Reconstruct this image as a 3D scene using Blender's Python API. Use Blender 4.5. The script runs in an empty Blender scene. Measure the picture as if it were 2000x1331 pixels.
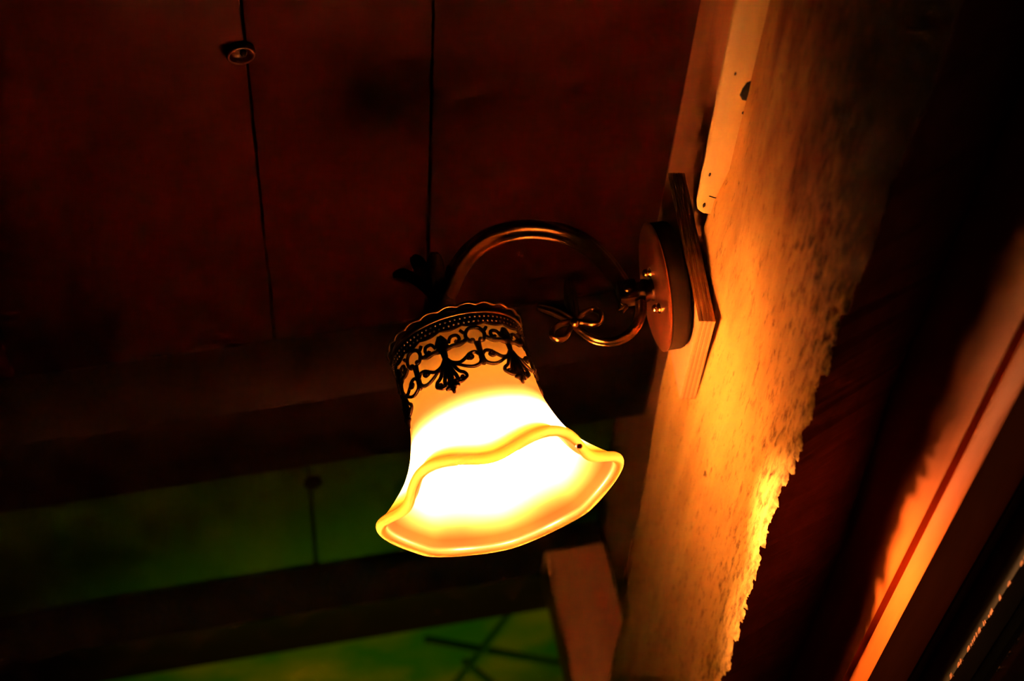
import bpy, bmesh, math, random
import numpy as np
from mathutils import Vector, Matrix

random.seed(7)
C = bpy.context.scene.collection
scene = bpy.context.scene
PI = math.pi

# ------------------------------------------------------------------ camera
# world: +X into the lamp wall, +Y along the wall away from the camera, +Z up; camera at the origin, eye height
FPX = 4236.0
_d = Vector((-220, 2405, FPX)).normalized()
_u = Vector((-1700, -7617, FPX)).normalized()
_u = (_u - _d * _u.dot(_d)).normalized()
_n = _d.cross(_u)
if _n.x < 0:
    _n = -_n
M = Matrix((_n, _d, _u))                       # picture axes (right, down, forward) -> world
right, down, fwd = M @ Vector((1, 0, 0)), M @ Vector((0, 1, 0)), M @ Vector((0, 0, 1))
cam_data = bpy.data.cameras.new('camera')
cam_data.sensor_width = 23.6
cam_data.lens = FPX / 2000 * 23.6
cam_data.clip_start = 0.02
cam_data.dof.use_dof = True
cam_data.dof.focus_distance = 1.24
cam_data.dof.aperture_fstop = 4.5
cam = bpy.data.objects.new('camera', cam_data)
C.objects.link(cam)
cam.matrix_world = Matrix((right, -down, -fwd)).transposed().to_4x4()
scene.camera = cam

# ------------------------------------------------------------------ world, exposure
w = bpy.data.worlds.new('world')
scene.world = w
w.use_nodes = True
w.node_tree.nodes['Background'].inputs[0].default_value = (1.0, 0.35, 0.15, 1)
w.node_tree.nodes['Background'].inputs[1].default_value = 0.0008
vs = scene.view_settings
vs.view_transform = 'Standard'
vs.look = 'None'
vs.gamma = 1.0
vs.use_curve_mapping = False
vs.exposure = 0.0
BULB = 1450.0                                    # strength of the lit bulb
BULB_COLOR = (1.0, 0.43, 0.16, 1)
# green stage lamp standing low in the far bay, aimed up at the ceiling
gl = bpy.data.lights.new('green_lamp', 'SPOT')
gl.color = (0.85, 1.0, 0.01)
gl.energy = 9.0
gl.spot_size = math.radians(32)
gl.spot_blend = 1.0
gl.shadow_soft_size = 0.03
go = bpy.data.objects.new('green_lamp', gl)
C.objects.link(go)
go.location = (0.02, 2.05, -0.60)
go.rotation_euler = (Vector((0.13, 2.0, 0.79)) - Vector(go.location)).to_track_quat('-Z', 'Y').to_euler()
try:
    scene.cycles.max_bounces = 10
    scene.cycles.diffuse_bounces = 6
    scene.cycles.transmission_bounces = 8
    scene.cycles.sample_clamp_indirect = 0.0
    scene.cycles.use_denoising = True
except Exception:
    pass


def ray(px, py):
    return M @ Vector(((px - 1000) / FPX, (py - 665.5) / FPX, 1.0))


def atx(px, py, x):
    r = ray(px, py)
    return r * (x / r.x)


def aty(px, py, y):
    r = ray(px, py)
    return r * (y / r.y)


def atz(px, py, z):
    r = ray(px, py)
    return r * (z / r.z)


# ------------------------------------------------------------------ materials
def mat(name):
    m = bpy.data.materials.new(name)
    m.use_nodes = True
    nt = m.node_tree
    return m, nt, nt.nodes['Principled BSDF']


def wood(name, c1, c2, c3=None, rough=0.6, scale=60.0, stretch=(1, 0.06, 1), bump=0.25, specks=0.0, speck_col=(0.02, 0.008, 0.003), spec=0.3):
    m, nt, b = mat(name)
    N, L = nt.nodes.new, nt.links.new
    tc = N('ShaderNodeTexCoord')
    mp = N('ShaderNodeMapping')
    mp.inputs['Scale'].default_value = stretch
    L(tc.outputs['Object'], mp.inputs[0])
    nz = N('ShaderNodeTexNoise')
    nz.inputs['Scale'].default_value = scale
    nz.inputs['Detail'].default_value = 6
    nz.inputs['Distortion'].default_value = 0.6
    L(mp.outputs[0], nz.inputs[0])
    cr = N('ShaderNodeValToRGB')
    e = cr.color_ramp.elements
    e[0].position, e[1].position = 0.3, 0.7
    e[0].color, e[1].color = (*c1, 1), (*c2, 1)
    L(nz.outputs[0], cr.inputs[0])
    col = cr.outputs[0]
    if c3:
        n2 = N('ShaderNodeTexNoise')
        n2.inputs['Scale'].default_value = 9
        n2.inputs['Detail'].default_value = 3
        L(mp.outputs[0], n2.inputs[0])
        r2 = N('ShaderNodeValToRGB')
        r2.color_ramp.elements[0].position, r2.color_ramp.elements[1].position = 0.42, 0.68
        L(n2.outputs[0], r2.inputs[0])
        mx = N('ShaderNodeMix')
        mx.data_type = 'RGBA'
        L(r2.outputs[0], mx.inputs[0])
        L(col, mx.inputs[6])
        mx.inputs[7].default_value = (*c3, 1)
        col = mx.outputs[2]
    if specks:
        n3 = N('ShaderNodeTexNoise')
        n3.inputs['Scale'].default_value = 170
        n3.inputs['Detail'].default_value = 3
        mp3 = N('ShaderNodeMapping')
        mp3.inputs['Scale'].default_value = (1, 0.35, 1)
        L(tc.outputs['Object'], mp3.inputs[0])
        L(mp3.outputs[0], n3.inputs[0])
        r3 = N('ShaderNodeValToRGB')
        r3.color_ramp.elements[0].position, r3.color_ramp.elements[1].position = 0.70, 0.76
        L(n3.outputs[0], r3.inputs[0])
        ml = N('ShaderNodeMath')
        ml.operation = 'MULTIPLY'
        ml.inputs[1].default_value = specks
        L(r3.outputs[0], ml.inputs[0])
        mx = N('ShaderNodeMix')
        mx.data_type = 'RGBA'
        L(ml.outputs[0], mx.inputs[0])
        L(col, mx.inputs[6])
        mx.inputs[7].default_value = (*speck_col, 1)
        col = mx.outputs[2]
    L(col, b.inputs['Base Color'])
    b.inputs['Roughness'].default_value = rough
    b.inputs['Specular IOR Level'].default_value = spec
    if bump:
        bp = N('ShaderNodeBump')
        bp.inputs['Strength'].default_value = bump
        bp.inputs['Distance'].default_value = 0.001
        L(nz.outputs[0], bp.inputs['Height'])
        L(bp.outputs[0], b.inputs['Normal'])
    return m


def metal(name, c1, c2, rough=0.35, metallic=1.0, scale=90.0):
    m, nt, b = mat(name)
    N, L = nt.nodes.new, nt.links.new
    tc = N('ShaderNodeTexCoord')
    nz = N('ShaderNodeTexNoise')
    nz.inputs['Scale'].default_value = scale
    nz.inputs['Detail'].default_value = 4
    L(tc.outputs['Object'], nz.inputs[0])
    cr = N('ShaderNodeValToRGB')
    cr.color_ramp.elements[0].position, cr.color_ramp.elements[1].position = 0.35, 0.65
    cr.color_ramp.elements[0].color, cr.color_ramp.elements[1].color = (*c1, 1), (*c2, 1)
    L(nz.outputs[0], cr.inputs[0])
    L(cr.outputs[0], b.inputs['Base Color'])
    b.inputs['Metallic'].default_value = metallic
    b.inputs['Roughness'].default_value = rough
    return m


M_slab = wood('slab_wood', (0.54, 0.295, 0.068), (0.74, 0.425, 0.108), (0.60, 0.315, 0.074), rough=0.9, scale=45, bump=0.25, specks=0.7, spec=0.04)
M_bark = wood('dark_bark', (0.10, 0.022, 0.009), (0.15, 0.034, 0.014), rough=0.9, scale=120, stretch=(1, 0.3, 1), bump=0.5, spec=0.1)
_nt = M_slab.node_tree
_b = _nt.nodes['Principled BSDF']
N, L = _nt.nodes.new, _nt.links.new
_src = _b.inputs['Base Color'].links[0].from_socket


def _streaks(src, attr, gain, lo, hi, scale, stretch, colour):
    """dark streaks, bark-stained along the edge: stretched noise, denser where the attribute is high"""
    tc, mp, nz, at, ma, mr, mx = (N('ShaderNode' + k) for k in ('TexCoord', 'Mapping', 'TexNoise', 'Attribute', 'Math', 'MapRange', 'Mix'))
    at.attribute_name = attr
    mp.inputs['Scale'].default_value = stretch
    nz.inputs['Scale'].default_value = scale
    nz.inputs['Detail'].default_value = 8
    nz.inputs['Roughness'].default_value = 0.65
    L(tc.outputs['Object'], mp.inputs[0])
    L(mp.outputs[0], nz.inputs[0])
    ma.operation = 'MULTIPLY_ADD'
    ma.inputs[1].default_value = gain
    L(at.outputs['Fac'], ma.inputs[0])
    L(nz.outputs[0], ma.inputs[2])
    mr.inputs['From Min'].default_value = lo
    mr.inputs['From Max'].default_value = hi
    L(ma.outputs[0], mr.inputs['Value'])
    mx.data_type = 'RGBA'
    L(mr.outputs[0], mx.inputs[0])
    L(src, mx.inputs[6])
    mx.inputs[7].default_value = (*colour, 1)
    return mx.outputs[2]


_c = _streaks(_src, 'near_tone', 0.75, 0.48, 1.15, 38, (1, 0.22, 1), (0.16, 0.050, 0.015))  # wood mottled darker towards the slab's near end
_c = _streaks(_c, 'edge', 0.115, 0.56, 0.82, 260, (1, 0.22, 1), (0.050, 0.016, 0.006))
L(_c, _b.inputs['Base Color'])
M_batten = wood('batten_pine', (0.52, 0.32, 0.105), (0.62, 0.40, 0.135), rough=0.65, scale=70, bump=0.15, specks=0.35)
M_knot = wood('dark_knot', (0.012, 0.006, 0.004), (0.03, 0.014, 0.008), rough=0.8, scale=200, stretch=(1, 1, 1))
M_ceil = wood('mahogany_ceiling', (0.042, 0.0016, 0.0008), (0.066, 0.0026, 0.0013), (0.034, 0.0014, 0.0007), rough=0.42, scale=40, bump=0.12, spec=0.35)
M_beam = wood('dark_beam', (0.017, 0.0018, 0.0010), (0.026, 0.003, 0.0012), rough=0.6, scale=30, stretch=(0.1, 1, 1), bump=0.1)
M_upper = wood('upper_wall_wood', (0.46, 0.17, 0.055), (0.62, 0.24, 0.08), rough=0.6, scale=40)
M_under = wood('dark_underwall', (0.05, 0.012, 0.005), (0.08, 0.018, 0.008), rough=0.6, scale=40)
M_lintel = wood('lintel_wood', (0.44, 0.098, 0.011), (0.58, 0.135, 0.017), rough=0.6, scale=60, spec=0.12)
M_post = wood('post_wood', (0.60, 0.24, 0.11), (0.70, 0.29, 0.13), rough=0.6, scale=40, stretch=(1, 1, 0.06))
M_frame = wood('window_frame_paint', (0.020, 0.018, 0.012), (0.035, 0.03, 0.018), rough=0.5, scale=50)
M_chip = wood('chipped_bare_wood', (0.08, 0.035, 0.014), (0.30, 0.13, 0.05), rough=0.7, scale=200)
M_green = wood('green_painted_board', (0.03, 0.17, 0.008), (0.09, 0.24, 0.012), (0.16, 0.24, 0.02), rough=0.6, scale=14, stretch=(1, 0.3, 1), bump=0.1)
M_green_far = wood('mottled_green_board', (0.006, 0.24, 0.004), (0.12, 0.27, 0.010), (0.48, 0.36, 0.012), rough=0.6, scale=13, stretch=(1, 1, 1), bump=0.1)
M_room = wood('room_wood', (0.06, 0.015, 0.008), (0.09, 0.02, 0.01), rough=0.7, scale=20)
M_ply = wood('plywood_face', (0.50, 0.26, 0.10), (0.60, 0.33, 0.13), (0.54, 0.25, 0.09), rough=0.6, scale=50, stretch=(1, 1, 0.08), bump=0.1)
M_ply_dark = wood('plywood_core_dark', (0.39, 0.16, 0.055), (0.49, 0.22, 0.08), rough=0.7, scale=80, stretch=(1, 0.1, 0.1))
M_ply_mid = wood('plywood_core_pale', (0.48, 0.24, 0.09), (0.57, 0.30, 0.118), rough=0.7, scale=80, stretch=(1, 0.1, 0.1))
M_bronze = metal('antique_bronze', (0.10, 0.045, 0.016), (0.19, 0.088, 0.030), rough=0.28)
M_bronze_dark = metal('dark_bronze', (0.035, 0.018, 0.010), (0.075, 0.038, 0.018), rough=0.42)
M_copper = metal('copper_plate', (0.33, 0.085, 0.028), (0.42, 0.115, 0.038), rough=0.40, metallic=0.94, scale=40)
M_brass = metal('brass', (0.70, 0.40, 0.16), (0.82, 0.50, 0.2), rough=0.25)
M_discside = wood('disc_side_wood', (0.022, 0.009, 0.003), (0.045, 0.018, 0.006), rough=0.75, spec=0.08, scale=60, stretch=(1, 0.1, 0.1))
M_red = wood('red_speck', (0.25, 0.03, 0.01), (0.35, 0.05, 0.02), rough=0.4, scale=300, stretch=(1, 1, 1), bump=0)

# glass shade: frosted white body with amber tinted top and lip; the dark band above the bulb dome is shade painted into the colour
M_shade, _nt, _b = mat('frosted_glass')
_nt.nodes.remove(_b)
N, L = _nt.nodes.new, _nt.links.new
_at = N('ShaderNodeAttribute')
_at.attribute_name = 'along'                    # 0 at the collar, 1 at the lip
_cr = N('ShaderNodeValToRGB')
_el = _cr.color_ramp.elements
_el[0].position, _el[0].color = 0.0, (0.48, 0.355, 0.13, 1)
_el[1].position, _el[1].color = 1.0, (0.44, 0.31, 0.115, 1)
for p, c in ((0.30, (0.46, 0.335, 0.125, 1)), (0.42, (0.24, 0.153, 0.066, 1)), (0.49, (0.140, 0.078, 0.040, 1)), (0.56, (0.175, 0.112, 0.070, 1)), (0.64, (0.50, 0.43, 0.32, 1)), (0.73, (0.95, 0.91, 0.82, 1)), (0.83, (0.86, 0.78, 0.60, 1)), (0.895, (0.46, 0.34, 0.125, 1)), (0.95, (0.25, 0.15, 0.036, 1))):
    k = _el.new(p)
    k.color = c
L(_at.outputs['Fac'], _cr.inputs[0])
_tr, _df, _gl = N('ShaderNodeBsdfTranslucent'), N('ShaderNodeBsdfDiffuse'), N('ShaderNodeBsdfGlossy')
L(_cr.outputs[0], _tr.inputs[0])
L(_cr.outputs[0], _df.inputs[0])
_gl.inputs['Roughness'].default_value = 0.35
_m1, _m2 = N('ShaderNodeMixShader'), N('ShaderNodeMixShader')
_m1.inputs[0].default_value = 0.08
_m2.inputs[0].default_value = 0.03
L(_tr.outputs[0], _m1.inputs[1])
L(_df.outputs[0], _m1.inputs[2])
L(_m1.outputs[0], _m2.inputs[1])
L(_gl.outputs[0], _m2.inputs[2])
L(_m2.outputs[0], _nt.nodes['Material Output'].inputs[0])

M_bulb, _nt, _b = mat('lit_bulb')
_b.inputs['Base Color'].default_value = (1, 0.9, 0.8, 1)
_b.inputs['Emission Color'].default_value = BULB_COLOR
_b.inputs['Emission Strength'].default_value = BULB

M_bulbbody, _nt, _b = mat('bulb_body_plastic')
_b.inputs['Base Color'].default_value = (0.75, 0.72, 0.66, 1)

# window pane: real glass
M_glass, _nt, _b = mat('window_glass')
_b.inputs['Base Color'].default_value = (0.85, 0.95, 0.88, 1)
_b.inputs['Transmission Weight'].default_value = 1.0
_b.inputs['Roughness'].default_value = 0.05
_b.inputs['IOR'].default_value = 1.45


# ------------------------------------------------------------------ builders
def empty(name, loc, parent=None):
    o = bpy.data.objects.new(name, None)
    o.empty_display_size = 0.02
    C.objects.link(o)
    o.parent = parent
    o.location = Vector(loc) - (org(parent) if parent else Vector())
    o['_org'] = list(loc)
    return o


def org(o):
    return Vector(o['_org']) if o is not None and '_org' in o else Vector()


def tag(o, label=None, cat=None, group=None, kind=None):
    for k, v in (('label', label), ('category', cat), ('group', group), ('kind', kind)):
        if v:
            o[k] = v
    return o


def build(name, verts, faces, m, parent=None, smooth=True, mats=None, fmat=None, at=None):
    """one mesh object from world coordinates; its origin sits at the parent's origin (or at 'at')"""
    o0 = Vector(at) if at is not None else org(parent)
    me = bpy.data.meshes.new(name)
    me.from_pydata([tuple(Vector(v) - o0) for v in verts], [], [tuple(f) for f in faces])
    for mm in (mats or [m]):
        me.materials.append(mm)
    if fmat:
        me.polygons.foreach_set('material_index', fmat)
    bm = bmesh.new()
    bm.from_mesh(me)
    bmesh.ops.recalc_face_normals(bm, faces=bm.faces)
    bm.to_mesh(me)
    bm.free()
    if smooth:
        me.polygons.foreach_set('use_smooth', [True] * len(me.polygons))
    o = bpy.data.objects.new(name, me)
    C.objects.link(o)
    o.parent = parent
    o.location = o0 - org(parent) if parent else o0
    o['_org'] = list(o0)
    return o


def box(x0, x1, y0, y1, z0, z1, bev=0.0, jit=0.0):
    bm = bmesh.new()
    v = [bm.verts.new((x, y, z)) for x in (x0, x1) for y in (y0, y1) for z in (z0, z1)]
    for f in ((0, 1, 3, 2), (4, 6, 7, 5), (0, 4, 5, 1), (2, 3, 7, 6), (0, 2, 6, 4), (1, 5, 7, 3)):
        bm.faces.new([v[i] for i in f])
    bmesh.ops.recalc_face_normals(bm, faces=bm.faces)
    if bev:
        bmesh.ops.bevel(bm, geom=bm.edges[:], offset=bev, segments=2, affect='EDGES', profile=0.5)
    bm.verts.index_update()
    vs_ = [v.co.copy() for v in bm.verts]
    fs_ = [[v.index for v in f.verts] for f in bm.faces]
    bm.free()
    return vs_, fs_


def join(*parts):
    V, F = [], []
    for v, f in parts:
        k = len(V)
        V += list(v)
        F += [[i + k for i in q] for q in f]
    return V, F


def flat_shade(o, angle=35):
    me = o.data
    me.polygons.foreach_set('use_smooth', [True] * len(me.polygons))
    try:
        me.set_sharp_from_angle(angle=math.radians(angle))
    except Exception:
        pass
    return o


def spline(pts, n=12, closed=False):
    """Catmull-Rom through points"""
    P = [Vector(p) for p in pts]
    out = []
    m = len(P)
    segs = m if closed else m - 1
    for i in range(segs):
        if closed:
            a, b, c, d = P[(i - 1) % m], P[i], P[(i + 1) % m], P[(i + 2) % m]
        else:
            a, b, c, d = P[max(i - 1, 0)], P[i], P[i + 1], P[min(i + 2, m - 1)]
        for k in range(n):
            t = k / n
            out.append(0.5 * ((2 * b) + (c - a) * t + (2 * a - 5 * b + 4 * c - d) * t * t + (3 * b - a - 3 * c + d) * t ** 3))
    if not closed:
        out.append(P[-1])
    return out


def sweep(path, rad, side=None, profile=None, seg=10, closed=False, flat=1.0):
    """tube along path; rad = number or f(t); profile(angle) multiplies the radius; 'side' fixes the frame"""
    n = len(path)
    V, F = [], []
    for i, p in enumerate(path):
        if closed:
            t = path[(i + 1) % n] - path[i - 1]
        else:
            t = path[min(i + 1, n - 1)] - path[max(i - 1, 0)]
        t.normalize()
        s = Vector(side) if side is not None else Vector((0, 1, 0))
        s = s - t * s.dot(t)
        if s.length < 1e-6:
            s = t.orthogonal()
        s.normalize()
        b = t.cross(s)
        r = rad(i / max(n - 1, 1)) if callable(rad) else rad
        for k in range(seg):
            a = 2 * PI * k / seg
            q = r * (profile(a) if profile else 1.0)
            V.append(p + s * (math.cos(a) * q * flat) + b * (math.sin(a) * q))
    for i in range(n if closed else n - 1):
        j = (i + 1) % n
        for k in range(seg):
            k2 = (k + 1) % seg
            F.append((i * seg + k, i * seg + k2, j * seg + k2, j * seg + k))
    if not closed:
        F.append(tuple(range(seg))[::-1])
        F.append(tuple((n - 1) * seg + k for k in range(seg)))
    return V, F


def lathe(o, axis, ex, prof, seg=48, mod=None):
    """revolve (s, r) profile about axis through o"""
    axis, ex = Vector(axis).normalized(), Vector(ex).normalized()
    ey = axis.cross(ex)
    V, F = [], []
    n = len(prof)
    for s, r in prof:
        for k in range(seg):
            a = 2 * PI * k / seg
            ss, rr = (s, r) if mod is None else mod(s, r, a)
            V.append(Vector(o) + axis * ss + (ex * math.cos(a) + ey * math.sin(a)) * max(rr, 1e-5))
    for i in range(n - 1):
        for k in range(seg):
            k2 = (k + 1) % seg
            F.append((i * seg + k, i * seg + k2, (i + 1) * seg + k2, (i + 1) * seg + k))
    F.append(tuple(range(seg))[::-1])
    F.append(tuple((n - 1) * seg + k for k in range(seg)))
    return V, F


def blob(c, rx, ry, rz, seg=10, jit=0.15, seed=1):
    r_ = random.Random(seed)
    bm = bmesh.new()
    bmesh.ops.create_icosphere(bm, subdivisions=2, radius=1)
    V = []
    for v in bm.verts:
        k = 1 + r_.uniform(-jit, jit)
        V.append(Vector((c[0] + v.co.x * rx * k, c[1] + v.co.y * ry * k, c[2] + v.co.z * rz * k)))
    bm.verts.index_update()
    F = [[v.index for v in f.verts] for f in bm.faces]
    bm.free()
    return V, F


def vnoise(shape_u, shape_v, u, v, seed):
    """smooth value noise at arrays u, v (in cells)"""
    rg = np.random.default_rng(seed)
    T = rg.random((shape_u + 2, shape_v + 2))
    iu, iv = np.floor(u).astype(int) % shape_u, np.floor(v).astype(int) % shape_v
    fu, fv = u - np.floor(u), v - np.floor(v)
    fu, fv = fu * fu * (3 - 2 * fu), fv * fv * (3 - 2 * fv)
    a = T[iu, iv] * (1 - fu) + T[iu + 1, iv] * fu
    b = T[iu, iv + 1] * (1 - fu) + T[iu + 1, iv + 1] * fu
    return a * (1 - fv) + b * fv - 0.5


# ================================================================== THE SETTING
ZC = 0.788                 # ceiling height above the camera
XU = 0.32                  # upper wall, behind the slab's top
XL = 0.351                 # lower wall (lintel boards)


def slab_x(y):
    y = np.asarray(y, float)
    return 0.2846 + 0.04 * np.clip(1.174 - y, 0, 0.15)


def slab_edge(y):
    return slab_x(y) * np.interp(y, [0.3, 0.75, 0.88, 1.03, 1.3], [1.570, 1.590, 1.601, 1.601, 1.572])


# ---- lamp wall: upper boards, live-edge slab, lower boards
wall = tag(empty('wall_right', (0.33, 1.2, -1.5)), kind='structure')
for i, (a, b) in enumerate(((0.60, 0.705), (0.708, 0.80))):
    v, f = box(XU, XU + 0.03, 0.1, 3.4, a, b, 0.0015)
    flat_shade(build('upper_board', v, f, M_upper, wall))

ny, nv = 1500, 150
yy = np.concatenate([np.linspace(0.30, 0.66, 140, endpoint=False), np.linspace(0.66, 1.42, 1160, endpoint=False), np.linspace(1.42, 3.3, 200)])
ny = len(yy)
tt = np.linspace(0, 1, nv)
Y, T = np.meshgrid(yy, tt, indexing='ij')
X0, ZE = slab_x(Y), slab_edge(Y)
ztop = np.interp(Y, [0.3, 1.02, 1.05, 1.25, 1.45, 1.6, 2.2, 3.3], [0.640, 0.640, 0.642, 0.645, 0.632, 0.620, 0.605, 0.600])
Z0 = ztop + (ZE - ztop) * T
# ragged lower edge: long grain splinters plus fine teeth
rag = 0.006 * vnoise(60, 4, Y * 16, 0 * Y, 1) + 0.005 * vnoise(220, 4, Y * 55, 0 * Y, 2) + 0.0045 * vnoise(700, 4, Y * 190, 0 * Y, 3) + 0.0018 * vnoise(2000, 4, Y * 430, 0 * Y, 4) - 0.022 * np.clip(vnoise(300, 4, Y * 83, 0 * Y, 5) - 0.24, 0, 1) + 0.018 * np.clip(vnoise(300, 4, Y * 61, 0 * Y, 6) - 0.26, 0, 1)
nearend = np.clip((0.97 - Y) / 0.22, 0, 1)
roll = 0.0015 + 0.001 * nearend
ZE = ZE * (X0 + roll) / X0
zlow = ZE + rag * (1 - 0.5 * nearend)
X0 = X0 + 0.0045 * np.clip((Z0 - 0.598) / 0.03, 0, 1) * np.clip((1.03 - Y) / 0.03, 0, 1)
Z = ztop + (zlow - ztop) * T
dist = Z - zlow                                   # distance up from the ragged edge
rim = np.clip(1 - dist / (0.006 + 0.010 * nearend), 0, 1)
XX = X0 + roll * rim ** 2.6                        # the log's face rolls back towards the edge
# torn grain relief, streaks along the log and slightly downwards
s1 = Y * 1.0 + Z * 0.35
fib = vnoise(400, 400, s1 * 70, (Z - 0.10 * Y) * 620 + 200, 11) * 1.0 + vnoise(400, 900, s1 * 190, (Z - 0.10 * Y) * 1100 + 400, 12) * 0.6
fib2 = vnoise(60, 60, Y * 14, Z * 40 + 20, 13)
amp = 0.0002 + 0.0013 * np.clip(1 - dist / 0.06, 0, 1) ** 1.5
XX = XX + fib * amp + 0.0012 * nearend * vnoise(60, 400, Y * 9, (Z + 0.05 * Y) * 330 + 50, 21) + 0.0005 * fib2 + 0.002 * vnoise(20, 20, Y * 6, Z * 9 + 3, 14)
XX[:, 0] = X0[:, 0] + 0.002
pts = np.stack([XX, Y, Z], -1)
# underside (undercut), back and hidden top close the slab with their own vertices
low = np.stack([XX[:, -1], yy, Z[:, -1]], -1)
backlow = np.stack([np.full(ny, 0.349), yy, ZE[:, 0] + 0.022], -1)
backtop = np.stack([np.full(ny, 0.349), yy, ztop[:, 0]], -1)
top = np.stack([XX[:, 0], yy, Z[:, 0]], -1)
P = np.concatenate([pts, low[:, None], backlow[:, None], backtop[:, None], top[:, None]], 1)
K = nv + 4
idx = np.arange(ny * K).reshape(ny, K)
cols = [j for j in range(K - 1) if j != nv - 1]
a, b = idx[:-1], idx[1:]
quads = np.stack([np.stack([a[:, j], a[:, j + 1], b[:, j + 1], b[:, j]], -1) for j in cols], 1).reshape(-1, 4)
o0 = np.array(org(wall))
me = bpy.data.meshes.new('log_slab')
me.vertices.add(ny * K)
me.vertices.foreach_set('co', (P.reshape(-1, 3) - o0).astype(np.float32).ravel())
me.loops.add(quads.size)
me.loops.foreach_set('vertex_index', quads.astype(np.int32).ravel())
me.polygons.add(len(quads))
me.polygons.foreach_set('loop_start', np.arange(0, quads.size, 4, dtype=np.int32))
me.polygons.foreach_set('loop_total', np.full(len(quads), 4, np.int32))
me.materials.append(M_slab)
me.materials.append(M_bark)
me.update(calc_edges=True)
me.validate()
me.polygons.foreach_set('use_smooth', [True] * len(me.polygons))
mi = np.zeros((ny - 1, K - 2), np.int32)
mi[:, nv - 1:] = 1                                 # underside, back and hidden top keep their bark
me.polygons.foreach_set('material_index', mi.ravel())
for nm, arr in (('edge', np.clip(1 - dist / (0.075 + 0.07 * nearend), 0, 1) * (1 + 3.2 * nearend)), ('near_tone', np.clip((1.10 - Y) / 0.38, 0, 1))):
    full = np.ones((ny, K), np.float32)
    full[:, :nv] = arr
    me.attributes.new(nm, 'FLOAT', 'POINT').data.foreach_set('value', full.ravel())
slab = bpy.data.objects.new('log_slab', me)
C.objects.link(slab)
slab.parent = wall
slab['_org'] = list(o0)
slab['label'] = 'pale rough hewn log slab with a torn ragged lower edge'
# boards below the slab
v, f = box(XL, XL + 0.03, 0.1, 3.4, 0.4235, 0.60, 0.001)
flat_shade(build('lintel_board', v, f, M_lintel, wall))
v, f = box(XL + 0.016, XL + 0.028, 0.1, 3.4, 0.41, 0.43)
build('groove_backing', v, f, M_bark, wall, smooth=False)
v, f = box(XL + 0.0005, XL + 0.03, 0.1, 3.4, 0.4035, 0.4203, 0.0035)
flat_shade(build('lintel_board', v, f, M_lintel, wall))
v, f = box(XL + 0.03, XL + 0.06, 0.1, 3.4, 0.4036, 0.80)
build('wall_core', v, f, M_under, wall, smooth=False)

# ---- window below the lintel: chipped painted head board, frame, pane
win = tag(empty('window_1', (0.41, 1.2, -0.3)), kind='structure')
v, f = box(0.386, 0.412, 0.1, 3.4, 0.3805, 0.4034, 0.0006)
flat_shade(build('head_board', v, f, M_frame, win))
cv = []
rg = random.Random(3)
y = 0.55
while y < 1.5:
    n = rg.choice((1, 1, 2, 3))
    ln = rg.uniform(0.002, 0.007)
    hh = rg.uniform(0.0006, 0.0022)
    q = [Vector((0.3854, y + ln * k / 4, 0.3806 + (hh * rg.uniform(0.4, 1) if 0 < k < 4 else 0.0001))) for k in range(5)]
    q += [Vector((0.3854, y + ln * k / 4, 0.3798 - 0.0006 * rg.random())) for k in (4, 3, 2, 1, 0)]
    vv = [p for p in q] + [p + Vector((0.0012, 0, 0)) for p in q]
    m_ = len(q)
    ff = [tuple(range(m_)), tuple(range(2 * m_ - 1, m_ - 1, -1))] + [(k, (k + 1) % m_, (k + 1) % m_ + m_, k + m_) for k in range(m_)]
    cv.append((vv, ff))
    y += ln + rg.choice((0.0008, 0.002, 0.006, 0.014, 0.020))
v, f = join(*cv)
tag(build('chipped_edge', v, f, M_chip, win, smooth=False), kind='stuff')
v, f = box(0.400, 0.404, 0.1, 3.4, -0.45, 0.3805)
build('pane', v, f, M_glass, win, smooth=False)
for y0, y1 in ((0.1, 0.16), (1.95, 2.02), (3.34, 3.4)):
    v, f = box(0.392, 0.412, y0, y1, -0.45, 0.3805, 0.002)
    flat_shade(build('mullion', v, f, M_frame, win))
v, f = box(0.34, 0.42, 0.1, 3.4, -0.50, -0.45, 0.003)
flat_shade(build('sill', v, f, M_frame, win))
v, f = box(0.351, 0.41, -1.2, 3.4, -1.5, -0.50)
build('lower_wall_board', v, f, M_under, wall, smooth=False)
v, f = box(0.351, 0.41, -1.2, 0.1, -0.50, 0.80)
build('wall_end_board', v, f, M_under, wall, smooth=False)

# ---- ceiling: planks along Y, two cross beams, green boards in the bays beyond
ceil = tag(empty('ceiling', (0, 1.2, ZC)), kind='structure')
edges = [0.36, 0.1538, 0.0412, -0.1468, -0.29, -0.46, -0.60, -0.78, -0.94, -1.10, -1.28, -1.45, -1.6]
B1a, B1b, B2a, B2b = 1.385, 1.520, 1.80, 1.885
rg = random.Random(5)
for x1, x0 in zip(edges[:-1], edges[1:]):
    dz = rg.uniform(0, 0.0025)
    v, f = box(x0 + 0.0005, x1 - 0.0005, -1.2, B1a + 0.02, ZC + dz, ZC + 0.02, 0.0016)
    flat_shade(build('ceiling_plank', v, f, M_ceil, ceil))


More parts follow.
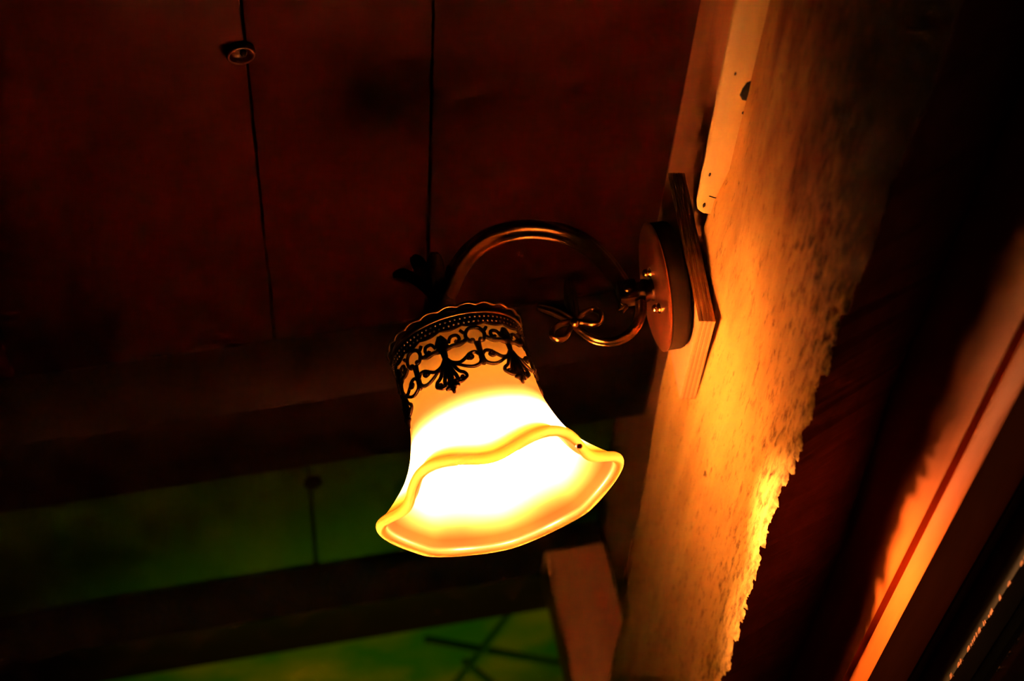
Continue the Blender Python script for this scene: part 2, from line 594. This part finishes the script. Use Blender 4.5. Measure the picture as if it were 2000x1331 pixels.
def skew_box(x0, x1, ya0, yb0, ya1, yb1, z0, z1, bev=0.003):
    v, f = box(0, 1, 0, 1, z0, z1)
    out = []
    for p in v:
        ya = ya0 + (ya1 - ya0) * p.x
        yb = yb0 + (yb1 - yb0) * p.x
        out.append(Vector((x0 + (x1 - x0) * p.x, ya + (yb - ya) * p.y, p.z)))
    bm = bmesh.new()
    vv = [bm.verts.new(p) for p in out]
    for q in f:
        bm.faces.new([vv[i] for i in q])
    bmesh.ops.recalc_face_normals(bm, faces=bm.faces)
    bmesh.ops.bevel(bm, geom=bm.edges[:], offset=bev, segments=2, affect='EDGES', profile=0.5)
    bm.verts.index_update()
    r = [p.co.copy() for p in bm.verts], [[p.index for p in q.verts] for q in bm.faces]
    bm.free()
    return r


v, f = skew_box(-1.6, 0.318, B1a, B1b - 0.03, B1a, B1b - 0.03, 0.735, ZC + 0.02)
flat_shade(build('ceiling_beam', v, f, M_beam, ceil))
v, f = skew_box(-1.6, 0.318, B2a, B2b, B2a, B2b, 0.745, ZC + 0.02)
flat_shade(build('ceiling_beam', v, f, M_beam, ceil))
gx = [0.318, 0.195, 0.058, -0.25, -0.42, -0.6, -0.8, -1.0, -1.2, -1.4, -1.6]
for x1, x0 in zip(gx[:-1], gx[1:]):
    v, f = box(x0 + 0.0015, x1 - 0.0015, B1b - 0.04, B2a + 0.01, ZC + rg.uniform(0, 0.003), ZC + 0.02, 0.002)
    flat_shade(build('green_board', v, f, M_green, ceil))
c = atz(611, 943, ZC)
v, f = blob((c.x, c.y, ZC), 0.008, 0.012, 0.004, seed=8)
build('knot', v, f, M_knot, ceil)
v, f = box(-1.6, 0.318, B2b - 0.01, 3.4, ZC + 0.002, ZC + 0.02, 0.002)
flat_shade(build('green_panel', v, f, M_green_far, ceil))
# thin dark battens crossing on the far green panel
for (p, q) in (((830, 1247), (1100, 1295)), ((1000, 1190), (880, 1345)), ((905, 1290), (980, 1350))):
    a, b = atz(*p, ZC), atz(*q, ZC)
    t = (b - a).normalized()
    s = Vector((t.y, -t.x, 0)) * 0.0018
    vv = [a - s, a + s, b + s, b - s]
    vv = [Vector((p.x, p.y, ZC - 0.006)) for p in vv] + [Vector((p.x, p.y, ZC + 0.004)) for p in vv]
    build('crossing_batten', vv, [(0, 1, 2, 3), (7, 6, 5, 4), (0, 4, 5, 1), (1, 5, 6, 2), (2, 6, 7, 3), (3, 7, 4, 0)], M_green, ceil, smooth=False)

# ---- the rest of the room's shell
v, f = box(-1.6, 0.41, -1.2, 3.4, -1.53, -1.5)
tag(build('floor', v, f, M_room, smooth=False, at=(-0.6, 1.1, -1.5)), kind='structure')
v, f = box(-1.63, -1.6, -1.2, 3.4, -1.5, 0.80)
tag(build('wall_left', v, f, M_room, smooth=False, at=(-1.6, 1.1, -1.5)), kind='structure')
v, f = box(-1.63, 0.41, 3.4, 3.43, -1.5, 0.80)
tag(build('wall_back', v, f, M_room, smooth=False, at=(-0.6, 3.4, -1.5)), kind='structure')
v, f = box(-1.63, 0.41, -1.23, -1.2, -1.5, 0.80)
tag(build('wall_front', v, f, M_room, smooth=False, at=(-0.6, -1.2, -1.5)), kind='structure')

# ---- brown post against the wall, beyond the lamp
a, b = aty(1062, 1075, 1.745), aty(1184, 1065, 1.745)
v, f = box(a.x, b.x, 1.745, 1.80, -1.5, 0.745, 0.003)
tag(flat_shade(build('trim_1', v, f, M_post, at=(0.3, 1.77, -1.5))), kind='structure')

# ================================================================== THINGS
# ---- thin batten nailed along the top of the slab
ZB = 0.637
la, lb = atz(1440, 0, ZB), atz(1362, 400, ZB)
t = (lb - la).normalized()
start = la - t * 0.45
bat = tag(empty('wooden_batten', (0.287, 1.0, ZB)), 'thin pale pine batten with a dark knot nailed along the wall above the lamp plate', 'batten')
prof = []
n = 46
out_edge, in_edge = [], []
for i in range(n + 1):
    s = i / n
    p = start + t * ((lb - start).length * s)
    w_ = 0.0 if i < n else 0.0
    out_edge.append(Vector((p.x, p.y, ZB)))
xb = [float(slab_x(p.y)) + 0.004 for p in out_edge]
inn = [Vector((max(xb[i], out_edge[i].x + 0.006), out_edge[i].y, ZB)) for i in range(n + 1)]
# rounded end
end_o = [Vector((lb.x + 0.0012, lb.y + 0.006, ZB)), Vector((lb.x + 0.004, lb.y + 0.010, ZB)), Vector((lb.x + 0.008, lb.y + 0.012, ZB))]
end_i = [Vector((inn[-1].x + 0.002, p.y, ZB)) for p in end_o]
oo, ii = out_edge + end_o, inn + end_i
V, F = [], []
for (p, q) in zip(oo, ii):
    V += [q, p + Vector((0.0008, 0, 0)), p + Vector((0, 0, 0.0008)), p + Vector((0, 0, 0.0032)), p + Vector((0.0008, 0, 0.004)), q + Vector((0, 0, 0.004))]
for i in range(len(oo) - 1):
    for k in range(6):
        k2 = (k + 1) % 6
        F.append((i * 6 + k, i * 6 + k2, (i + 1) * 6 + k2, (i + 1) * 6 + k))
F += [(5, 4, 3, 2, 1, 0), tuple((len(oo) - 1) * 6 + k for k in range(6))]
flat_shade(build('strip', V, F, M_batten, bat), 50)


for i, (px, py, a, b) in enumerate(((1466, 176, 0.0052, 0.0090), (1386, 341, 0.0007, 0.002), (1375, 401, 0.0009, 0.0026), (1452, 220, 0.0009, 0.0015), (1436, 144, 0.0006, 0.0016))):
    c = atz(px, py, ZB)
    v, f = blob((c.x, c.y, ZB), a, b, 0.0006, seed=i)
    build('knot', v, f, M_knot, bat)
a, b = atz(1385, 383, ZB), atz(1408, 386, ZB)
v, f = sweep([a, (a + b) / 2 + Vector((0, 0.001, 0)), b], 0.0004, seg=6)
build('crack', v, f, M_knot, bat)

# ---- plywood mounting plate (stands nearly vertical, leaning a little to the wall)
fb, bb, bt, ft = aty(1365, 628, 1.08), aty(1398, 628, 1.08), aty(1338, 337, 1.08), aty(1303, 337, 1.08)
plate = tag(empty('mounting_plate', (0.281, 1.128, 0.588)), 'square plywood mounting plate standing proud of the wall behind the lamp base', 'plate')
DY = Vector((0.0, 0.098, 0.0008))
layers = [(0.0, 0.17, M_ply), (0.17, 0.30, M_ply_dark), (0.30, 0.44, M_ply_mid), (0.44, 0.56, M_ply_dark), (0.56, 0.70, M_ply_mid), (0.70, 0.83, M_ply_dark), (0.83, 1.0, M_ply)]
rg = random.Random(9)
for i, (s0, s1, m_) in enumerate(layers):
    g = rg.uniform(0, 0.0004)
    c = [fb.lerp(bb, s0), fb.lerp(bb, s1), ft.lerp(bt, s1), ft.lerp(bt, s0)]
    c = [p + Vector((0, g, 0)) for p in c]
    vv = c + [p + DY - Vector((0, 2 * g, 0)) for p in c]
    bm = bmesh.new()
    bv = [bm.verts.new(p) for p in vv]
    for q in ((0, 1, 2, 3), (7, 6, 5, 4), (0, 4, 5, 1), (1, 5, 6, 2), (2, 6, 7, 3), (3, 7, 4, 0)):
        bm.faces.new([bv[k] for k in q])
    bmesh.ops.recalc_face_normals(bm, faces=bm.faces)
    bmesh.ops.bevel(bm, geom=bm.edges[:], offset=0.00025, segments=1, affect='EDGES')
    bm.verts.index_update()
    v, f = [p.co.copy() for p in bm.verts], [[p.index for p in q.verts] for q in bm.faces]
    bm.free()
    build('veneer', v, f, m_, plate, smooth=False)

# ---- the wall lamp
YL = 1.105
P0 = aty(890, 672, YL)
TAU = 0.071
AX = Vector((math.sin(TAU), 0, -math.cos(TAU)))
EX = Vector((math.cos(TAU), 0, math.sin(TAU)))
EY = Vector((0, -1, 0))
lamp = tag(empty('wall_lamp', (0.262, YL, 0.628)), 'lit bell shaped frosted glass wall lamp on an arched antique bronze arm', 'lamp')


def LP(s, r, phi):
    return P0 + AX * s + (EX * math.sin(phi) + EY * math.cos(phi)) * r


PROF = [(0.000, 0.0368), (0.012, 0.0373), (0.026, 0.0378), (0.040, 0.0384), (0.052, 0.0398), (0.062, 0.0422), (0.072, 0.0455), (0.081, 0.0497), (0.089, 0.0548), (0.096, 0.0603), (0.1015, 0.0660)]
PS = np.array([p[0] for p in PROF])
PR = np.array([p[1] for p in PROF])


def R_of(s):
    return float(np.interp(s, PS, PR))


def smooth01(x):
    x = min(max(x, 0.0), 1.0)
    return x * x * (3 - 2 * x)


# shade
seg = 192
core = spline([Vector((r, 0, s)) for s, r in PROF], 6)
nrm = []
for i, p in enumerate(core):
    q = core[min(i + 1, len(core) - 1)] - core[max(i - 1, 0)]
    q.normalize()
    nrm.append(Vector((q.z, 0, -q.x)))            # outward in (r, s)
TH = 0.0032
ring = [(p, 0) for p in core]
e, en = core[-1], nrm[-1]
et = (core[-1] - core[-2]).normalized()
lip_c = e - en * 0.0016 + et * 0.0004
for k in range(0, 13):
    a = math.radians(115 - 245 * k / 12)
    ring.append((lip_c + en * (0.0031 * math.sin(a)) + et * (0.0031 * math.cos(a)), 0))
inner = [core[i] - nrm[i] * TH for i in range(len(core) - 3, -1, -1)]
ring += [(p, 1) for p in inner]
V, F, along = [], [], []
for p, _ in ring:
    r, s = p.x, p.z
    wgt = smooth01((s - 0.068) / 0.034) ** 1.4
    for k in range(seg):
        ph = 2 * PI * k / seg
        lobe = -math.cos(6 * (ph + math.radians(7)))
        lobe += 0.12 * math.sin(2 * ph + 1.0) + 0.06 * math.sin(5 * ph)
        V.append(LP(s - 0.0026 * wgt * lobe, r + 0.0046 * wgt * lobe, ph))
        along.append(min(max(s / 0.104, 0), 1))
n = len(ring)
for i in range(n - 1):
    for k in range(seg):
        k2 = (k + 1) % seg
        F.append((i * seg + k, i * seg + k2, (i + 1) * seg + k2, (i + 1) * seg + k))
for k in range(seg):
    k2 = (k + 1) % seg
    F.append(((n - 1) * seg + k, (n - 1) * seg + k2, k2, k))
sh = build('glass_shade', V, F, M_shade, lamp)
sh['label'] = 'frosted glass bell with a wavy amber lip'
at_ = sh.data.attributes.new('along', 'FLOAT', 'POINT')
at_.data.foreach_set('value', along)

# bulb and socket
bp = [(0.0600, 0.0170), (0.0610, 0.0198), (0.0640, 0.0208), (0.0690, 0.0205), (0.0750, 0.0180), (0.0800, 0.0130), (0.0828, 0.0070), (0.0835, 0.0005)]
v, f = lathe(P0, AX, EX, [(q.z, q.x) for q in spline([Vector((r, 0, s)) for s, r in bp], 4)], 40)
build('bulb_dome', v, f, M_bulb, lamp)
v, f = lathe(P0, AX, EX, [(0.020, 0.0100), (0.026, 0.0110), (0.034, 0.0125), (0.045, 0.0165), (0.056, 0.0212), (0.0605, 0.0222), (0.0612, 0.0216), (0.0606, 0.0180)], 40)
build('bulb_body', v, f, M_bulbbody, lamp)
v, f = lathe(P0, AX, EX, [(-0.006, 0.012), (0.0, 0.0135), (0.024, 0.0135), (0.027, 0.011), (0.027, 0.008)], 32)
build('bulb_socket', v, f, M_bronze_dark, lamp)

# cap and neck
cp = [(-0.0285, 0.0058), (-0.027, 0.0072), (-0.0255, 0.0058), (-0.022, 0.0056), (-0.019, 0.0072), (-0.0165, 0.0076), (-0.0145, 0.0066), (-0.012, 0.0085), (-0.009, 0.0150), (-0.006, 0.0250), (-0.003, 0.0340), (-0.0005, 0.0384), (0.001, 0.0390), (0.002, 0.0384), (0.002, 0.0372), (-0.001, 0.034), (-0.004, 0.024), (-0.006, 0.012)]
v, f = lathe(P0, AX, EX, cp, 64)
flat_shade(build('cap', v, f, M_bronze_dark, lamp), 60)

# scalloped rim
pp = []
for k in range(240):
    ph = 2 * PI * k / 240
    pp.append(LP(-0.0018 - 0.0013 * abs(math.sin(11 * ph)), 0.0398 + 0.0006 * abs(math.sin(11 * ph)), ph))
V1 = sweep(pp, 0.0009, side=AX, seg=8, closed=True)
pp = [LP(0.0028, 0.0392, 2 * PI * k / 120) for k in range(120)]
V2 = sweep(pp, 0.0008, side=AX, seg=8, closed=True)
v, f = join(V1, V2)
build('scalloped_rim', v, f, M_bronze, lamp)

# filigree collar: six hanging motifs cut out of a bronze band
RC = 0.0384


def FP(x, s, h, ph0):
    """x, s in millimetres on the collar surface, h = height above the glass"""
    s = (s + 1.0) / 1000
    r = max(R_of(s) + 0.0009, 0.0382) + h
    return LP(s, r, ph0 + (x / 1000) / RC)


def wire(pts, wd, ph0, mirror=False, nn=7, taper=None, h=0.0003):
    path2 = spline([Vector((p[0] * (-1 if mirror else 1), p[1], 0)) for p in pts], nn)
    n = len(path2)
    V, F = [], []
    for i, p in enumerate(path2):
        t = (path2[min(i + 1, n - 1)] - path2[max(i - 1, 0)]).normalized()
        s = Vector((-t.y, t.x, 0))
        w_ = wd * 0.72 * (taper(i / (n - 1)) if taper else 1.0)
        for (a, hh) in ((-1.0, -0.0005), (-0.75, 0.0005), (0.0, 0.0010), (0.75, 0.0005), (1.0, -0.0005)):
            q = p + s * (a * w_)
            V.append(FP(q.x, q.y, hh + h, ph0))
    for i in range(n - 1):
        for k in range(5):
            k2 = (k + 1) % 5
            F.append((i * 5 + k, i * 5 + k2, (i + 1) * 5 + k2, (i + 1) * 5 + k))
    F += [(4, 3, 2, 1, 0), tuple((n - 1) * 5 + k for k in range(5))]
    return V, F


def plaque(cx, cs, fr, ph0, seg=28, mirror=False, h=0.0011):
    cx = -cx if mirror else cx
    V = [FP(cx, cs, h + 0.0007, ph0)]
    for ring_, hh in ((0.55, h + 0.0004), (1.0, 0.0004), (1.0, -0.0004)):
        for k in range(seg):
            a = 2 * PI * k / seg
            r = fr(a) * ring_
            V.append(FP(cx + r * math.sin(a), cs + r * math.cos(a), hh, ph0))
    F = [(0, 1 + k, 1 + (k + 1) % seg) for k in range(seg)]
    for j in range(2):
        for k in range(seg):
            k2 = (k + 1) % seg
            F.append((1 + j * seg + k, 1 + (j + 1) * seg + k, 1 + (j + 1) * seg + k2, 1 + j * seg + k2))
    F.append(tuple(1 + 2 * seg + k for k in range(seg)))
    return V, F


def motif(ph0):
    g = []
    for mir in (False, True):
        # half of the big open ring between two pendants (its centre is at x = 20.1)
        g.append(wire([(20.1, 11.2), (17.0, 12.0), (14.9, 14.5), (14.6, 17.3), (16.0, 20.0), (17.6, 20.6)], 1.7, ph0, mir))
        g.append(plaque(17.6, 19.9, lambda a: 1.7, ph0, 14, mir))
        # stem under the ring and the drop at the junction
        g.append(wire([(19.2, 21.0), (19.6, 24.0), (19.7, 28.0), (19.6, 32.5)], 2.0, ph0, mir))
        # link from rosette to ring, with a small curl over it
        g.append(wire([(2.5, 21.0), (6.0, 20.2), (10.0, 20.6), (14.8, 18.2)], 1.9, ph0, mir))
        g.append(wire([(4.0, 18.0), (6.0, 14.5), (9.6, 14.4), (10.6, 17.0), (9.0, 18.8), (8.0, 17.6)], 1.5, ph0, mir))
        g.append(plaque(11.4, 19.8, lambda a: 1.5, ph0, 12, mir))
        g.append(wire([(12.2, 11.8), (13.6, 13.6), (15.0, 14.6)], 1.5, ph0, mir))
        # upper scroll
        g.append(wire([(19.8, 30.5), (17.2, 27.6), (13.8, 28.0), (11.2, 30.0), (7.5, 31.8), (3.6, 30.6), (0.8, 27.0)], 1.5, ph0, mir))
        g.append(plaque(12.6, 30.4, lambda a: 1.5, ph0, 12, mir))
        g.append(wire([(13.8, 28.0), (15.2, 30.2), (13.8, 31.4), (12.4, 30.6)], 1.2, ph0, mir))
        # lower scroll
        g.append(wire([(19.8, 32.0), (18.2, 35.2), (14.4, 36.6), (10.2, 35.4), (6.4, 33.0), (3.2, 31.6)], 1.7, ph0, mir, taper=lambda t_: 1 - 0.3 * t_))
        # side leaf and lower curl of the pendant
        g.append(wire([(0.8, 27.5), (3.6, 33.0), (5.6, 37.0), (8.2, 39.0), (9.0, 41.6), (7.0, 42.8), (5.8, 41.2)], 1.5, ph0, mir))
        g.append(plaque(6.5, 41.3, lambda a: 1.3, ph0, 12, mir))
        g.append(wire([(0.5, 28.5), (1.6, 34.0), (3.4, 39.0), (4.0, 43.0)], 1.7, ph0, mir))
        g.append(wire([(8.2, 42.4), (5.6, 44.0), (3.0, 43.6)], 1.5, ph0, mir))
        g.append(wire([(0.0, 12.0), (2.2, 15.5), (3.2, 18.5)], 2.2, ph0, mir))
    g.append(plaque(0, 19.4, lambda a: 4.6 + 0.9 * math.cos(5 * a), ph0, 30))
    g.append(wire([(0, 20), (0, 28)], 3.4, ph0, taper=lambda t_: 1 - 0.35 * t_))
    g.append(wire([(0, 27), (0, 34), (0, 40), (0, 46)], 2.2, ph0, taper=lambda t_: 0.75 + 0.9 * t_))
    g.append(plaque(0, 44.8, lambda a: 3.0 + 1.5 * abs(math.cos(2.5 * a)) ** 3 + (0.8 if abs(a) < 0.2 or a > 6.1 else 0), ph0, 40))
    g.append(plaque(20.1, 34.2, lambda a: 1.8 + 1.0 * max(0, math.cos(a)) ** 4, ph0, 20))
    return g


parts = []
for k in range(6):
    parts += motif(math.radians(-21 + 60 * k))
v, f = join(*parts)
build('filigree', v, f, M_bronze_dark, lamp)
# solid upper band with a scalloped lower edge and two bead rows
V, F = [], []
SB = 360
for k in range(SB):
    ph = 2 * PI * k / SB
    low = 0.0102 + 0.0014 * abs(math.sin(9 * ph))
    for s, r in ((0.0, 0.0378), (0.0, 0.0390), (0.003, 0.0391), (low - 0.0006, 0.0391), (low, 0.0388), (low, 0.0380)):
        V.append(LP(s, r, ph))
for k in range(SB):
    k2 = (k + 1) % SB
    for j in range(6):
        j2 = (j + 1) % 6
        F.append((k * 6 + j, k * 6 + j2, k2 * 6 + j2, k2 * 6 + j))
build('collar_band', V, F, M_bronze_dark, lamp)
bd = []
for row, (s, cnt) in enumerate(((0.0058, 84), (0.0088, 84))):
    for k in range(cnt):
        c = LP(s, 0.0392, 2 * PI * (k + 0.5 * row) / cnt)
        bm = bmesh.new()
        bmesh.ops.create_icosphere(bm, subdivisions=1, radius=0.0007)
        bm.verts.index_update()
        bd.append(([q.co + c for q in bm.verts], [[q.index for q in ff.verts] for ff in bm.faces]))
        bm.free()
v, f = join(*bd)
tag(build('bead_row', v, f, M_bronze, lamp), kind='stuff')

# arm: ribbed flattened arch from the hinge to the leaf cup
arm_px = [(1222, 566), (1205, 541), (1183, 513), (1150, 483), (1105, 459), (1050, 449), (1000, 452), (955, 467), (918, 494), (893, 528), (878, 565), (868, 592)]
path = spline([aty(px, py, YL) for px, py in arm_px], 8)


def rib(a):
    return 1.0 + 0.16 * math.cos(4 * a)


v, f = sweep(path, lambda t_: 0.0043 + 0.0017 * math.sin(PI * min(max(t_, 0), 1)) ** 0.8, side=(0, 1, 0), profile=rib, seg=24, flat=0.95)
build('arm', v, f, M_bronze, lamp)

# leaf cup on the neck (five acanthus leaves curling outwards)
NB = aty(862, 600, YL)


def leaf(phi, length, out, width, seed):
    """spine rises from the neck and curls out; phi in the lamp's frame"""
    dirv = EX * math.sin(phi) + EY * math.cos(phi)
    sidev = AX.cross(dirv).normalized()
    spine = spline([NB + dirv * 0.004 + AX * 0.002, NB + dirv * 0.0055 - AX * length * 0.35, NB + dirv * (0.008 + out * 0.15) - AX * length * 0.68, NB + dirv * (0.010 + out * 0.55) - AX * length * 0.95, NB + dirv * (0.010 + out) - AX * length * 1.0], 6)
    V, F = [], []
    n = len(spine)
    for i, p in enumerate(spine):
        t_ = i / (n - 1)
        w_ = width * (0.55 + 0.75 * math.sin(PI * min(t_ * 1.0, 1)) ** 0.8) * (1 - t_ ** 6) + 0.0004
        tg = (spine[min(i + 1, n - 1)] - spine[max(i - 1, 0)]).normalized()
        nr = tg.cross(sidev).normalized()
        for side_ in (1, -1):
            row = []
            for k in range(7):
                a = (k / 3 - 1) * (1 if side_ == 1 else -1)
                groove = 0.0006 * math.cos(a * 3 * PI)
                bend = -0.25 * w_ * a * a
                row.append(p + sidev * (a * w_) + nr * (groove + bend + 0.0007 * side_))
            V += row
    W = 14
    for i in range(n - 1):
        for k in range(W):
            k2 = (k + 1) % W
            F.append((i * W + k, i * W + k2, (i + 1) * W + k2, (i + 1) * W + k))
    F += [tuple(range(W))[::-1], tuple((n - 1) * W + k for k in range(W))]
    return V, F


for i, (deg, ln, out, wd) in enumerate(((-95, 0.0290, 0.0125, 0.0040), (-45, 0.0310, 0.0050, 0.0040), (15, 0.0290, 0.0040, 0.0042), (95, 0.0250, 0.0030, 0.0040), (150, 0.0310, 0.0050, 0.0040), (-150, 0.0330, 0.0050, 0.0040))):
    v, f = leaf(math.radians(deg), ln, out, wd, i)
    build('leaf', v, f, M_bronze_dark, lamp)
v, f = lathe(NB, -AX, EX, [(-0.004, 0.0062), (0.000, 0.0072), (0.004, 0.0066), (0.012, 0.0070), (0.022, 0.0082), (0.027, 0.004), (0.028, 0.0005)], 24)
build('leaf_cup', v, f, M_bronze_dark, lamp)

# hinge block, pin, stub into the base
H = aty(1225, 573, YL)
v, f = box(H.x - 0.0060, H.x + 0.0060, YL - 0.0055, YL + 0.0055, H.z - 0.0068, H.z + 0.0068, 0.0016)
flat_shade(build('hinge_block', v, f, M_bronze, lamp))
v, f = lathe(H + Vector((0, -0.0075, 0)), (0, 1, 0), (1, 0, 0), [(0, 0.0008), (0.0004, 0.0020), (0.0012, 0.0026), (0.0020, 0.0028), (0.013, 0.0028), (0.0142, 0.0020), (0.0145, 0.0008)], 20)
build('hinge_pin', v, f, M_bronze, lamp)
NX = Vector((-1, 0, 0.0))
DC = aty(1277, 563, YL)                       # centre of the base's front face
v, f = lathe(Vector((DC.x + 0.002, YL, H.z)), (-1, 0, 0), (0, 0, 1), [(0, 0.0090), (0.002, 0.0088), (0.0032, 0.0070), (0.005, 0.0062), (0.0075, 0.0072), (0.009, 0.0072), (0.0102, 0.0056), (0.0165, 0.0050), (0.018, 0.0045)], 28)
flat_shade(build('hinge_boss', v, f, M_bronze_dark, lamp), 50)

# round base: turned disc with a copper face
RB = 0.0385
cz = DC.z + 0.0005
v, f = lathe(Vector((DC.x, YL, cz)), (1, 0, 0), (0, 0, 1), [(0.0016, RB - 0.0012), (0.0022, RB - 0.0002), (0.0032, RB), (0.0105, RB), (0.0122, RB - 0.0006), (0.0138, RB - 0.0022), (0.0140, RB - 0.006), (0.0140, 0.002)], 96)
flat_shade(build('base_disc', v, f, M_discside, lamp), 50)
v, f = lathe(Vector((DC.x, YL, cz)), (1, 0, 0), (0, 0, 1), [(-0.0012, 0.0005), (-0.0010, 0.020), (-0.0004, RB - 0.003), (0.0002, RB - 0.0006), (0.0009, RB + 0.0006), (0.0016, RB + 0.0004), (0.0020, RB - 0.002), (0.0020, 0.0005)], 96)
flat_shade(build('face_plate', v, f, M_copper, lamp), 60)
for px, py in ((1268, 533), (1254, 607)):
    c = aty(px, py, YL - 0.006)
    v, f = lathe(Vector((DC.x + 0.001, c.y, c.z)), (-1, 0, 0), (0, 0, 1), [(0, 0.0032), (0.0028, 0.0032), (0.0034, 0.0024), (0.0042, 0.0027), (0.0056, 0.0024), (0.0066, 0.0014), (0.0069, 0.0003)], 16)
    build('cap_nut', v, f, M_brass, lamp)

# lower scroll with its bow of loops and tails
ORN = empty('scroll_ornament', aty(1190, 640, YL - 0.002), lamp)
sc = spline([aty(px, py, YL - 0.001) for px, py in ((1252, 590), (1251, 615), (1240, 641), (1218, 661), (1190, 669), (1160, 664), (1138, 650), (1120, 633))], 8)
v, f = sweep(sc, lambda t_: 0.0030 - 0.0008 * t_, side=(0, 1, 0), profile=lambda a: 1 + 0.18 * math.cos(4 * a), seg=24)
build('scroll', v, f, M_bronze, ORN)


def loop(px_pts, dy, rad=0.0017):
    P_ = [aty(px, py, YL - 0.004 + d) for (px, py), d in zip(px_pts, dy)]
    return sweep(spline(P_, 10, closed=True), rad, side=(0, 1, 0), seg=10, closed=True, flat=1.6)


v, f = loop(((1118, 630), (1098, 633), (1082, 642), (1078, 656), (1090, 664), (1104, 659), (1112, 645)), (0, -0.002, -0.004, -0.005, -0.004, -0.002, -0.001))
build('bow_loop', v, f, M_bronze, ORN)
v, f = loop(((1128, 628), (1140, 612), (1158, 604), (1173, 613), (1172, 628), (1158, 634), (1142, 631)), (0, -0.002, -0.003, -0.004, -0.003, -0.002, -0.001))
build('bow_loop', v, f, M_bronze, ORN)


def tail(px_pts, r0):
    P_ = spline([aty(px, py, YL - 0.005) for px, py in px_pts], 8)
    return sweep(P_, lambda t_: r0 * (0.55 + 0.75 * math.sin(PI * (0.12 + 0.76 * t_))), side=(0, 1, 0), profile=lambda a: 1 + 0.22 * math.cos(6 * a), seg=24, flat=1.0)


v, f = tail(((1122, 628), (1104, 616), (1080, 605), (1050, 597)), 0.0026)
build('bow_tail', v, f, M_bronze, ORN)
v, f = tail(((1122, 626), (1118, 604), (1113, 575), (1111, 548)), 0.0028)
build('bow_tail', v, f, M_bronze_dark, ORN)
c = aty(1123, 630, YL - 0.007)
v, f = blob(c, 0.0030, 0.003, 0.0030, jit=0.03)
build('bow_knot', v, f, M_bronze, ORN)
# small leaf sprig under the hinge
for (a, b) in (((1222, 598), (1208, 606)), ((1222, 600), (1212, 592)), ((1222, 600), (1217, 612))):
    p, q = aty(*a, YL - 0.008), aty(*b, YL - 0.010)
    v, f = sweep(spline([p, p.lerp(q, 0.5), q], 5), lambda t_: 0.0016 * (1.1 - t_), seg=8)
    build('sprig', v, f, M_bronze, ORN)

# ---- tiny speck stuck on the rim
ray_p = ray(1130, 871).normalized()
dep = bpy.context.evaluated_depsgraph_get()
loc, nor, idx_, dist_ = (lambda h: (h[1], h[2], h[3], h[0]))(sh.ray_cast(-org(sh), ray_p))
if dist_:
    c = loc + org(sh)
    v, f = blob(c + nor * 0.0006, 0.0018, 0.0016, 0.0013, jit=0.25, seed=4)
    tag(build('speck', v, f, M_red, at=c), 'tiny dark red speck stuck on the wall side of the glass lip', 'speck')

# ---- small round ring set over the second ceiling seam
c = atz(470, 103, ZC)
rgv = tag(empty('ceiling_ring', (c.x, c.y, ZC)), 'small round dark ring over a plank seam of the ceiling at upper left', 'ring')
pr = [(0.0025, 0.0086), (-0.0010, 0.0090), (-0.0028, 0.0084), (-0.0032, 0.0076), (-0.0022, 0.0068), (0.0000, 0.0060), (0.0010, 0.0045), (0.0012, 0.0010)]
v, f = lathe(c, (0, 0, 1), (1, 0, 0), pr, 40)
build('cup', v, f, M_ceil, rgv)
v, f = blob((c.x + 0.0015, c.y - 0.001, ZC - 0.0012), 0.0022, 0.003, 0.0022, jit=0.05)
build('stud', v, f, M_knot, rgv)

# housekeeping: drop the builder's helper property
for o in bpy.data.objects:
    if '_org' in o:
        del o['_org']
